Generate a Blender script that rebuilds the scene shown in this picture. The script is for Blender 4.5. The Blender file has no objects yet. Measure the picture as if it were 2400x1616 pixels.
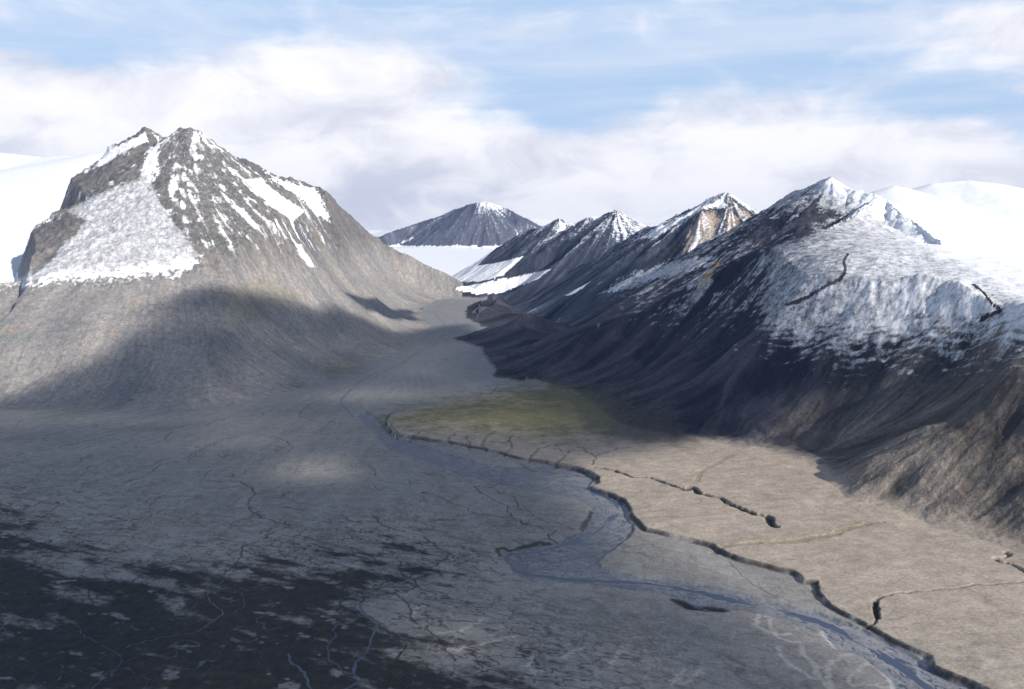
import bpy, math, random
import numpy as np

Q = 1.0            # mesh density
RNG = np.random.default_rng(7)
random.seed(7)
f32 = np.float32

# ------------------------------------------------------------------ camera constants
H = 1000.0                                  # camera height above the plain, metres
FOC = 1200 / math.tan(math.radians(30))     # focal length in photo pixels (2400 wide)
PITCH = math.atan((808 - 556) / FOC)
CP, SP = math.cos(PITCH), math.sin(PITCH)
SUN_EL, SUN_AZ = math.radians(26), math.radians(132)   # azimuth clockwise from +Y
SUN_DIR = np.array([math.sin(SUN_AZ) * math.cos(SUN_EL), math.cos(SUN_AZ) * math.cos(SUN_EL), math.sin(SUN_EL)])


def ray(sx, sy):
    a, b = (sx - 1200) / FOC, -(sy - 808) / FOC
    return np.array([a, CP + b * SP, -SP + b * CP])


def at_dist(sx, sy, km):
    r = ray(sx, sy)
    return np.array([0, 0, H]) + r * (km * 1000 / r[1])


def at_z(sx, sy, z=0.0):
    r = ray(sx, sy)
    return np.array([0, 0, H]) + r * ((z - H) / r[2])


def project(x, y, z):
    dep = np.maximum(y * CP - (z - H) * SP, 1.0)
    up = y * SP + (z - H) * CP
    return 1200 + FOC * x / dep, 808 - FOC * up / dep


# ------------------------------------------------------------------ noise
_perm = RNG.permutation(256).astype(np.int32)
_perm = np.concatenate([_perm, _perm])
_ga = RNG.uniform(0, 2 * np.pi, 256)
_gx, _gy = np.cos(_ga).astype(f32), np.sin(_ga).astype(f32)


def perlin(x, y, seed=0):
    x = x.astype(f32) + f32(seed * 37.17)
    y = y.astype(f32) + f32(seed * 71.31)
    xi, yi = np.floor(x), np.floor(y)
    xf, yf = x - xi, y - yi
    xi = xi.astype(np.int32) & 255
    yi = yi.astype(np.int32) & 255
    u = xf * xf * xf * (xf * (xf * 6 - 15) + 10)
    v = yf * yf * yf * (yf * (yf * 6 - 15) + 10)

    def g(ix, iy, dx, dy):
        h = _perm[_perm[ix & 255] + (iy & 255)]
        return _gx[h] * dx + _gy[h] * dy
    a = g(xi, yi, xf, yf)
    b = g(xi + 1, yi, xf - 1, yf)
    c = g(xi, yi + 1, xf, yf - 1)
    d = g(xi + 1, yi + 1, xf - 1, yf - 1)
    ab = a + u * (b - a)
    cd = c + u * (d - c)
    return (ab + v * (cd - ab)) * f32(1.5)


def fbm(x, y, lam, octs=4, seed=0, gain=0.5, ridged=False):
    out = np.zeros_like(x, dtype=f32)
    amp, s, tot = 1.0, 1.0 / lam, 0.0
    for o in range(octs):
        n = perlin(x * s, y * s, seed + o)
        if ridged:
            n = 1 - 2 * np.abs(n)
        out += f32(amp) * n
        tot += amp
        amp *= gain
        s *= 2.03
    return out / f32(tot)


def sstep(a, b, x):
    t = np.clip((x - a) / (b - a), 0, 1)
    return (t * t * (3 - 2 * t)).astype(f32)


# ------------------------------------------------------------------ the polar grid
def cols():
    mid = np.arange(-32.5, 32.51, 0.042 / Q)
    g = np.cumsum(np.linspace(0.05, 0.9, int(90 * Q)) / Q)
    g = g[g < 34]
    return np.radians(np.concatenate([-32.5 - g[::-1], mid, 32.5 + g]))


def rows():
    near = np.tan(np.radians(90 - np.linspace(60, 29.5, int(60 * Q)))) * H
    dep = np.arange(29.5, 11.3, -0.027 / Q)
    plain = np.tan(np.radians(90 - dep)) * H
    r0 = plain[-1]
    mtn = r0 * np.exp(np.arange(0.0013 / Q, math.log(16500 / r0), 0.0013 / Q))
    far = mtn[-1] * np.exp(np.arange(0.003 / Q, math.log(34000 / mtn[-1]), 0.003 / Q))
    return np.concatenate([near[:-1], plain, mtn, far])


TH, RR = cols(), rows()
NR, NC = len(RR), len(TH)
X = (RR[:, None] * np.sin(TH)[None, :]).astype(f32)
Y = (RR[:, None] * np.cos(TH)[None, :]).astype(f32)
print('grid', NR, NC, NR * NC)

# ------------------------------------------------------------------ ridges (photo pixel, photo pixel, distance km)
RIDGES = []


def ridge(group, sl, sr, pts, bound=True):
    P = np.array([at_dist(*p[:3]) for p in pts])
    SL = np.array([p[3] if len(p) > 3 else sl for p in pts], float)
    SR = np.array([p[4] if len(p) > 4 else sr for p in pts], float)
    RIDGES.append((group, P, SL, SR, bound))


# group 1: rocky mountain left of the valley
ridge(1, .8, .72, [(255, 352, 9.0, 2.2, 2.0), (300, 330, 8.9, 1.6, 1.6), (335, 314, 8.75, 1.1, 1.0), (345, 308, 8.7), (352, 318, 8.68), (364, 334, 8.65), (392, 328, 8.6), (405, 327, 8.58),
                   (416, 312, 8.5), (436, 309, 8.5), (458, 313, 8.5), (478, 335, 8.5), (505, 362, 8.55), (545, 405, 8.7), (600, 455, 9.0), (640, 490, 9.25),
                   (688, 522, 9.5), (735, 570, 9.5), (780, 612, 9.5), (870, 690, 9.6), (960, 748, 9.8)])
ridge(1, .62, .55, [(437, 312, 8.5), (432, 360, 8.25), (440, 420, 8.0), (455, 520, 7.5), (470, 600, 7.0), (490, 680, 6.6), (520, 780, 6.1), (548, 880, 5.65)])
ridge(1, .8, 1.8, [(345, 316, 8.7), (290, 360, 8.5), (230, 400, 8.35, 1.2, 2), (180, 436, 8.25, 1.8, 2.4)])
ridge(1, .45, 1.0, [(372, 345, 8.6), (330, 415, 8.2, .45, 1.4), (215, 457, 7.8, .45, 2.0), (130, 500, 7.5, .45, 2.2), (95, 543, 7.3, .5, 2.2), (82, 600, 7.1, .6, 2)])
ridge(1, .15, .41, [(-900, 720, 6.2), (-300, 695, 6.4), (-100, 675, 6.5), (0, 668, 6.6), (80, 655, 6.7), (250, 640, 6.9), (400, 635, 7.0), (480, 640, 6.95)], bound=False)
# ribs on the valley flank of group 1
ridge(1, .75, .75, [(600, 458, 9.0), (650, 590, 8.7), (710, 690, 8.4)])
# group 2: second mountain on the left, behind
ridge(2, .6, .6, [(525, 366, 12), (580, 383, 11.9), (605, 398, 11.85), (620, 410, 11.8), (660, 420, 11.9), (700, 427, 12), (745, 445, 12), (775, 468, 12.05), (800, 488, 12.1),
                  (820, 505, 12.2), (850, 530, 12.3), (885, 556, 12.4), (940, 612, 12.6), (1000, 664, 12.8), (1060, 706, 13.2), (1100, 722, 13.4)])
ridge(2, .65, .65, [(735, 455, 11.9), (712, 492, 11.4), (688, 520, 10.9)])
ridge(2, .6, .6, [(800, 490, 12.1), (830, 570, 11.5), (880, 650, 11.1), (950, 710, 11.0)])
# group 3: ice cap behind the left mountain
ridge(3, .3, .24, [(-2600, 330, 15), (-900, 335, 14.5), (-300, 345, 14), (0, 358, 14), (100, 369, 14), (200, 362, 14), (290, 348, 13.6), (400, 352, 13.2, .3, .3), (520, 366, 12.6, .4, .5)])
# group 4: snowy mountain right of the valley
ridge(4, .5, .62, [(1640, 600, 9.9), (1700, 552, 9.5), (1755, 522, 9.2), (1776, 508, 9.0), (1812, 495, 8.7), (1851, 467, 8.4), (1902, 444, 8.2), (1930, 433, 8.1), (1944, 428, 8.0), (1960, 440, 7.95),
                   (2000, 455, 7.75), (2040, 463, 7.6), (2075, 478, 7.4, .5, .6)])
ridge(4, .14, .56, [(2060, 470, 7.4, .5, .6), (1990, 520, 6.9, .3, .58), (1935, 552, 6.5), (1884, 539, 6.3), (1850, 560, 6.1), (1815, 610, 5.85), (1785, 670, 5.5), (1768, 740, 5.1), (1785, 820, 4.7), (1800, 900, 4.4)])
ridge(4, .55, .2, [(2075, 478, 7.4, .6, .64), (2110, 505, 7.0, .55, .5), (2160, 548, 6.6, .55, .3), (2250, 630, 5.9), (2320, 705, 5.3, .5, .3), (2290, 780, 4.8, .6, .36), (2215, 870, 4.2, .6, .42), (2262, 975, 3.75, .65, .34), (2285, 1060, 3.45, .6, .34), (2180, 1160, 3.25, .5, .36)])
ridge(4, .45, .5, [(1640, 600, 9.9), (1540, 655, 9.6), (1470, 695, 9.6), (1390, 725, 9.7)])
ridge(4, .55, .55, [(1790, 560, 7.6), (1690, 660, 7.3), (1600, 730, 7.2)])
ridge(4, .5, .45, [(2900, 600, 6.6), (2700, 720, 5.6), (2560, 900, 4.3), (2520, 1040, 3.6), (2460, 1150, 3.15), (2440, 1230, 2.9)])
# group 5: broad snow domes behind it
ridge(5, .35, .3, [(2020, 462, 9.9), (2060, 446, 9.8), (2095, 437, 9.7), (2130, 443, 9.6), (2200, 462, 9.3), (2300, 505, 8.8), (2420, 560, 8.2), (2700, 640, 7.6)])
ridge(5, .3, .3, [(2060, 470, 13.4), (2110, 450, 13.2), (2190, 430, 13), (2270, 423, 13), (2340, 431, 13), (2450, 452, 13), (2800, 470, 13)])
# group 6: peaks with the lit cliff
ridge(6, .62, .6, [(1790, 535, 9.9), (1766, 513, 10.1), (1732, 485, 10.3), (1704, 464, 10.4), (1680, 468, 10.45), (1658, 475, 10.5), (1606, 500, 10.8), (1544, 529, 11.2), (1503, 545, 11.5),
                   (1460, 585, 11.7), (1400, 628, 11.9), (1330, 668, 12.0), (1270, 693, 12.1)])
ridge(6, .9, .9, [(1700, 468, 10.4), (1645, 495, 10.1), (1625, 540, 9.95), (1605, 590, 9.85)])
# group 7: toothed ridge further up the valley
ridge(7, .6, .6, [(1530, 545, 12.9), (1505, 545, 13.0), (1485, 520, 13.2), (1460, 503, 13.3), (1444, 494, 13.3), (1425, 502, 13.4), (1408, 517, 13.5), (1395, 509, 13.6), (1378, 512, 13.6), (1345, 530, 13.8), (1330, 531, 13.9),
                  (1312, 520, 14), (1300, 526, 14.1), (1285, 534, 14.2), (1258, 538, 14.4), (1214, 556, 14.7), (1180, 578, 15.0), (1150, 602, 15.2), (1118, 622, 15.4)])
ridge(7, .7, .7, [(1312, 521, 14.0), (1270, 560, 14.2), (1215, 600, 14.6), (1165, 614, 14.9)])
ridge(7, .7, .7, [(1395, 510, 13.6), (1340, 560, 13.4), (1280, 605, 13.5), (1200, 650, 13.9), (1120, 668, 14.5)])
ridge(7, .7, .7, [(1444, 494, 13.3), (1400, 560, 12.8), (1345, 615, 12.6), (1295, 655, 12.5), (1190, 692, 12.8)])
# group 8: cloud-capped mountain at the head of the valley
ridge(8, .5, .55, [(820, 575, 20.5), (880, 556, 21), (930, 541, 21.5), (985, 522, 22), (1040, 503, 22), (1075, 488, 22), (1105, 476, 22), (1140, 474, 22), (1183, 488, 22), (1215, 508, 21.6), (1238, 528, 21.2), (1262, 565, 20.8)])
ridge(8, .6, .6, [(1130, 476, 22), (1120, 520, 21.4), (1085, 565, 20.7), (1050, 598, 20.2)])
ridge(8, .6, .6, [(1183, 488, 22), (1190, 530, 21.2), (1170, 570, 20.5)])
# group 9: far snow plateau
ridge(9, .2, .16, [(500, 530, 30), (900, 540, 29), (1150, 516, 28), (1250, 512, 27), (1330, 522, 27), (1420, 532, 27), (1540, 524, 27), (1650, 520, 27), (1800, 520, 27)])

# ------------------------------------------------------------------ base heights
xf, yf = X.ravel(), Y.ravel()
rad = np.sqrt(xf * xf + yf * yf)
floor_h = (0.015 * np.maximum(0, rad - 6000) + 0.083 * np.maximum(0, rad - 13500)).astype(f32)
floor_h = np.minimum(floor_h, 760).astype(f32)
floor_h += (0.03 * np.maximum(0, np.abs(xf) - 7000)).astype(f32)
wamp = 26 * sstep(3000, 9000, rad) + 12
wx = xf + wamp * fbm(xf, yf, 520, 3, 11)
wy = yf + wamp * fbm(xf, yf, 520, 3, 23)


def ridge_field(P, SL, SR, px, py):
    seg = np.diff(P[:, :2], axis=0)
    tl = seg / np.linalg.norm(seg, axis=1)[:, None]
    tv = np.vstack([tl[:1], tl[:-1] + tl[1:], tl[-1:]])
    tv /= np.linalg.norm(tv, axis=1)[:, None]
    best = np.full(px.shape, -5000, f32)
    for i in range(len(seg)):
        ax, ay, az = P[i]
        dx, dy = seg[i]
        L2 = dx * dx + dy * dy
        t = np.clip(((px - f32(ax)) * f32(dx) + (py - f32(ay)) * f32(dy)) / f32(L2), 0, 1)
        qx, qy = px - (f32(ax) + t * f32(dx)), py - (f32(ay) + t * f32(dy))
        d = np.sqrt(qx * qx + qy * qy) + f32(1e-3)
        tx = f32(tv[i, 0]) * (1 - t) + f32(tv[i + 1, 0]) * t
        ty = f32(tv[i, 1]) * (1 - t) + f32(tv[i + 1, 1]) * t
        side = np.clip((tx * qy - ty * qx) / d, -1, 1)
        w = f32(.5) + f32(.5) * side
        sl = f32(SL[i]) * (1 - t) + f32(SL[i + 1]) * t
        sr = f32(SR[i]) * (1 - t) + f32(SR[i + 1]) * t
        h = f32(az) + t * f32(P[i + 1, 2] - az) - d * (sl * w + sr * (1 - w))
        np.maximum(best, h, out=best)
    return best


def sdf_poly(pts, px, py):
    """signed distance to a polygon, positive inside"""
    P = np.asarray(pts, float)
    best = np.full(px.shape, 1e12, f32)
    ins = np.zeros(px.shape, bool)
    for i in range(len(P)):
        ax, ay = P[i]
        bx, by = P[(i + 1) % len(P)]
        dx, dy = bx - ax, by - ay
        t = np.clip(((px - f32(ax)) * f32(dx) + (py - f32(ay)) * f32(dy)) / f32(dx * dx + dy * dy + 1e-9), 0, 1)
        qx, qy = px - (f32(ax) + t * f32(dx)), py - (f32(ay) + t * f32(dy))
        best = np.minimum(best, qx * qx + qy * qy)
        if ay != by:
            c = (ay > py) != (by > py)
            xi = f32(ax) + (py - f32(ay)) * f32(dx / dy)
            ins ^= c & (px < xi)
    return np.where(ins, 1, -1).astype(f32) * np.sqrt(best)


NV = xf.size
hraw = np.full(NV, -5000, f32)
grp = np.zeros(NV, np.int8)
gbest = np.full(NV, -5000, f32)
CH = 200000
for c0 in range(0, NV, CH):
    s = slice(c0, min(NV, c0 + CH))
    px, py = wx[s], wy[s]
    acc = np.full(px.shape, -5000, f32)
    gb = np.full(px.shape, -5000, f32)
    gi = np.zeros(px.shape, np.int8)
    for (g, P, SL, SR, bound) in RIDGES:
        h = ridge_field(P, SL, SR, px, py)
        if g == 3:
            h -= f32(0.9) * np.maximum(0, px + 3500)
        if g == 5:
            h -= f32(1.0) * np.maximum(0, 3300 - px)
        if g == 1 and bound:      # the cliff that drops to the ice cap
            h -= f32(1.9) * np.maximum(0, np.interp(py, [6300, 6800, 7300, 7700, 8200, 8700, 9300], [-3450, -3640, -3900, -3640, -4020, -4080, -4200]).astype(f32) - px)
        k = f32(18 if g != 3 else 40)
        dif = np.maximum(k - np.abs(acc - h), 0) / k
        m = h > gb
        gb[m] = h[m]
        gi[m] = g
        acc = np.maximum(acc, h) + dif * dif * k * f32(.25)
    hraw[s] = acc
    grp[s] = gi
kk = (38 + 22 * sstep(-500, 1500, xf) * sstep(4500, 7000, yf)).astype(f32)
kk *= 1 - .3 * sstep(12000, 15000, yf)
e = np.maximum((hraw - floor_h) / kk, -30)
rise = kk * np.where(e > 20, e, np.log1p(np.exp(np.minimum(e, 30))))
# the flat valley floor: nothing rises inside it, talus aprons start at its edge
FLOOR_L = [(-2500, 1010), (-800, 975), (0, 956), (250, 965), (420, 962), (560, 946), (620, 932), (720, 907), (760, 892), (830, 862), (900, 838), (950, 822), (1012, 768), (985, 747), (1000, 717), (1050, 694), (1072, 688)]
FLOOR_R = [(1150, 690), (1138, 703), (1092, 718), (1088, 745), (1140, 770), (1062, 795), (1120, 815), (1145, 850), (1158, 885), (1260, 903), (1345, 925), (1395, 962), (1445, 1004), (1560, 1034), (1700, 1050), (1880, 1085), (1990, 1180), (2100, 1210), (2250, 1256), (2400, 1312), (3100, 1560)]


def floor_pt(sx, sy):
    z = 0.0
    for _ in range(30):
        p = at_z(sx, sy, z)
        r_ = math.hypot(p[0], p[1])
        z = .5 * z + .5 * (0.015 * max(0, r_ - 6000))
    return p[:2]


FP = np.array([floor_pt(*p) for p in FLOOR_L + FLOOR_R] + [(9000, 300), (9000, -3000), (-14000, -3000)])
wfx = xf + 45 * fbm(xf, yf, 330, 4, 301)
wfy = yf + 60 * fbm(xf, yf, 330, 4, 311)
fd = np.maximum(0, -sdf_poly(FP, wfx, wfy))
capL = .09 * fd + fd * fd / 1300
capR = .07 * fd + fd * fd / 2300
cap = np.where(xf < -400, capL, capR) + .28 * fd * sstep(4000, 3500, yf) + 5000 * sstep(12800, 14500, yf)
kc = 30
dif = np.maximum(kc - np.abs(rise - cap), 0) / kc
rise = np.maximum(np.minimum(rise, cap) - dif * dif * kc * .25, 0)
rise += 8 * sstep(0, 16, fd) * sstep(-800, -600, xf) * sstep(5100, 5500, yf) * sstep(10500, 9500, yf)
base = (floor_h + rise).astype(f32)
n60_ = fbm(xf, yf, 60, 3, 6)
steep = np.maximum(sstep(5, 60, base - floor_h + 9 * fbm(xf, yf, 150, 4, 77)), sstep(0, 34 + 110 * sstep(4700, 4200, yf), fd + (8 + 40 * sstep(4700, 4200, yf)) * n60_) * np.where(xf > -400, 1, sstep(4600, 5600, yf)))          # 0 on the plain, 1 on the mountains


# ------------------------------------------------------------------ traced lines on the plain
def poly_px(pts, margin, u, v):
    """signed distance in photo pixels for vertices projected to u, v"""
    P = np.asarray(pts, float)
    out = np.full(u.shape, -1e4, f32)
    m = (u > P[:, 0].min() - margin) & (u < P[:, 0].max() + margin) & (v > P[:, 1].min() - margin) & (v < P[:, 1].max() + margin)
    idx = np.nonzero(m)[0]
    if len(idx):
        out[idx] = sdf_poly(P, u[idx], v[idx])
    return out


def smooth_line(pts, n=5, wob=0.0, seed=0):
    """Catmull-Rom through traced points, with a little meander"""
    P = np.asarray(pts, float)
    P = np.vstack([2 * P[0] - P[1], P, 2 * P[-1] - P[-2]])
    out = []
    for i in range(1, len(P) - 2):
        p0, p1, p2, p3 = P[i - 1:i + 3]
        for t in np.arange(n) / n:
            out.append(.5 * ((2 * p1) + (-p0 + p2) * t + (2 * p0 - 5 * p1 + 4 * p2 - p3) * t * t + (-p0 + 3 * p1 - 3 * p2 + p3) * t ** 3))
    out.append(P[-2])
    out = np.array(out)
    if wob:
        r = np.random.default_rng(seed)
        out[1:-1] += r.normal(0, wob, out[1:-1].shape)
    return out


def line_dist(W, px, py):
    best = np.full(px.shape, 1e12, f32)
    for i in range(len(W) - 1):
        ax, ay = W[i]
        dx, dy = W[i + 1] - W[i]
        t = np.clip(((px - f32(ax)) * f32(dx) + (py - f32(ay)) * f32(dy)) / f32(dx * dx + dy * dy + 1e-9), 0, 1)
        qx, qy = px - (f32(ax) + t * f32(dx)), py - (f32(ay) + t * f32(dy))
        best = np.minimum(best, qx * qx + qy * qy)
    return np.sqrt(best)


def world_line(pts, z=0.0):
    return np.array([at_z(a, b, z)[:2] for a, b in pts])


n60 = fbm(xf, yf, 60, 3, 5)
n25 = fbm(xf, yf, 24, 2, 9)
px = xf + 7 * n60 + 3 * n25
py = yf + 11 * fbm(xf, yf, 55, 3, 15)

TERR = [(1400, 860), (1250, 893), (1165, 905), (1150, 926), (1080, 938), (1000, 952), (950, 962), (912, 970), (903, 992), (925, 1020), (1000, 1030), (1060, 1036), (1140, 1052), (1210, 1070), (1260, 1080), (1330, 1092),
        (1372, 1104), (1408, 1122), (1404, 1132), (1385, 1140), (1440, 1160), (1465, 1172), (1478, 1190), (1480, 1210), (1515, 1240), (1590, 1258), (1670, 1280), (1700, 1298),
        (1730, 1310), (1775, 1322), (1815, 1332), (1862, 1343), (1876, 1352), (1880, 1362), (1912, 1366), (1918, 1388), (1950, 1420), (1985, 1440), (2010, 1452), (2060, 1478), (2125, 1515),
        (2172, 1535), (2185, 1560), (2240, 1585), (2300, 1612), (2420, 1660), (3400, 1900), (3800, 1000), (2400, 760), (1700, 740)]
tw = world_line(TERR, 8)
idx = np.nonzero((xf > -1500) & (yf < 8000))[0]
sd = np.full(NV, -1e4, f32)
wt1, wt2 = fbm(xf, yf, 170, 3, 25), fbm(xf, yf, 170, 3, 27)
sd[idx] = sdf_poly(tw, (xf + 3 * n60 + 14 * wt1)[idx], (yf + 4 * n60 + 18 * wt2)[idx])
fade = 1 - sstep(6200, 7000, yf)
terr_h = (14 + 9 * fbm(xf, yf, 500, 3, 17)) * sstep(-5, 6, sd + 1.5 * n25) * fade
terr_in = sstep(-2, 8, sd)

RIVER = [(835, 975), (870, 1010), (910, 1050), (980, 1075), (1060, 1105), (1150, 1130), (1250, 1150), (1330, 1165), (1382, 1187), (1372, 1215), (1366, 1240), (1320, 1255), (1300, 1268), (1240, 1276),
         (1176, 1288), (1174, 1300), (1188, 1318), (1206, 1342), (1230, 1357), (1290, 1362), (1400, 1372), (1500, 1385), (1560, 1392), (1588, 1408), (1600, 1422), (1650, 1432), (1690, 1432), (1730, 1428), (1790, 1440),
         (1850, 1457), (1885, 1474), (1928, 1479), (1935, 1495), (1965, 1522), (2005, 1532), (2040, 1556), (2085, 1592), (2120, 1650), (2340, 1650), (2230, 1590), (2165, 1550), (2090, 1508), (2020, 1474), (1960, 1448),
         (1880, 1425), (1800, 1405), (1740, 1392), (1650, 1368), (1560, 1356), (1490, 1350), (1430, 1335), (1400, 1318), (1440, 1285), (1486, 1245), (1472, 1215), (1468, 1192), (1450, 1166), (1400, 1146), (1378, 1138),
         (1396, 1126), (1390, 1112), (1340, 1098), (1280, 1090), (1180, 1092), (1080, 1072), (990, 1042), (935, 1026), (902, 1002), (890, 982), (858, 964)]
rw = world_line(smooth_line(RIVER, 2), 0)
rsd = np.full(NV, -1e4, f32)
idx = np.nonzero((xf > -1600) & (xf < 1800) & (yf < 6000))[0]
rsd[idx] = sdf_poly(rw, px[idx], py[idx])
river_h = -7 * sstep(-6, 8, rsd)


def ZA(*p): return [(a / 2.904, 1076 + b / 2.904) for a, b in p]
def ZB(*p): return [(800 + a / 2.904, 1076 + b / 2.904) for a, b in p]
def ZC(*p): return [(1600 + a / 2.904, 1076 + b / 2.904) for a, b in p]


dark = np.zeros(NV, f32)        # dark wet silt and plants, plus shade painted into deep gullies
water = np.zeros(NV, f32)       # thin channels that hold water
pale = np.zeros(NV, f32)        # pale dry silt
green = np.zeros(NV, f32)
cut = np.zeros(NV, f32)


n400_ = fbm(xf, yf, 260, 2, 19)


def channel(pts, hw, depth=0.0, dk=0.0, wt=0.0, pl=0.0, gr=0.0, z=0.0, wob=1.2, asym=0.0, seed=1, soft=1.0):
    W = world_line(smooth_line(pts, 4, wob, seed), z)
    mg = hw * 4 + 30
    lo, hi = W.min(0) - mg, W.max(0) + mg
    idx = np.nonzero((xf > lo[0]) & (xf < hi[0]) & (yf > lo[1]) & (yf < hi[1]))[0]
    if not len(idx):
        return
    d = line_dist(W, px[idx], py[idx])
    hv = hw * (1 + .25 * n60[idx] + .35 * n400_[idx])
    m = 1 - sstep(.55, .55 + .9 * soft, d / hv)
    if depth:
        cut[idx] = np.minimum(cut[idx], -depth * (1 - sstep(.5, 1.25, d / hv)))
    for arr, val in ((dark, dk), (water, wt), (pale, pl), (green, gr)):
        if val:
            arr[idx] = np.maximum(arr[idx], val * m)


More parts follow.
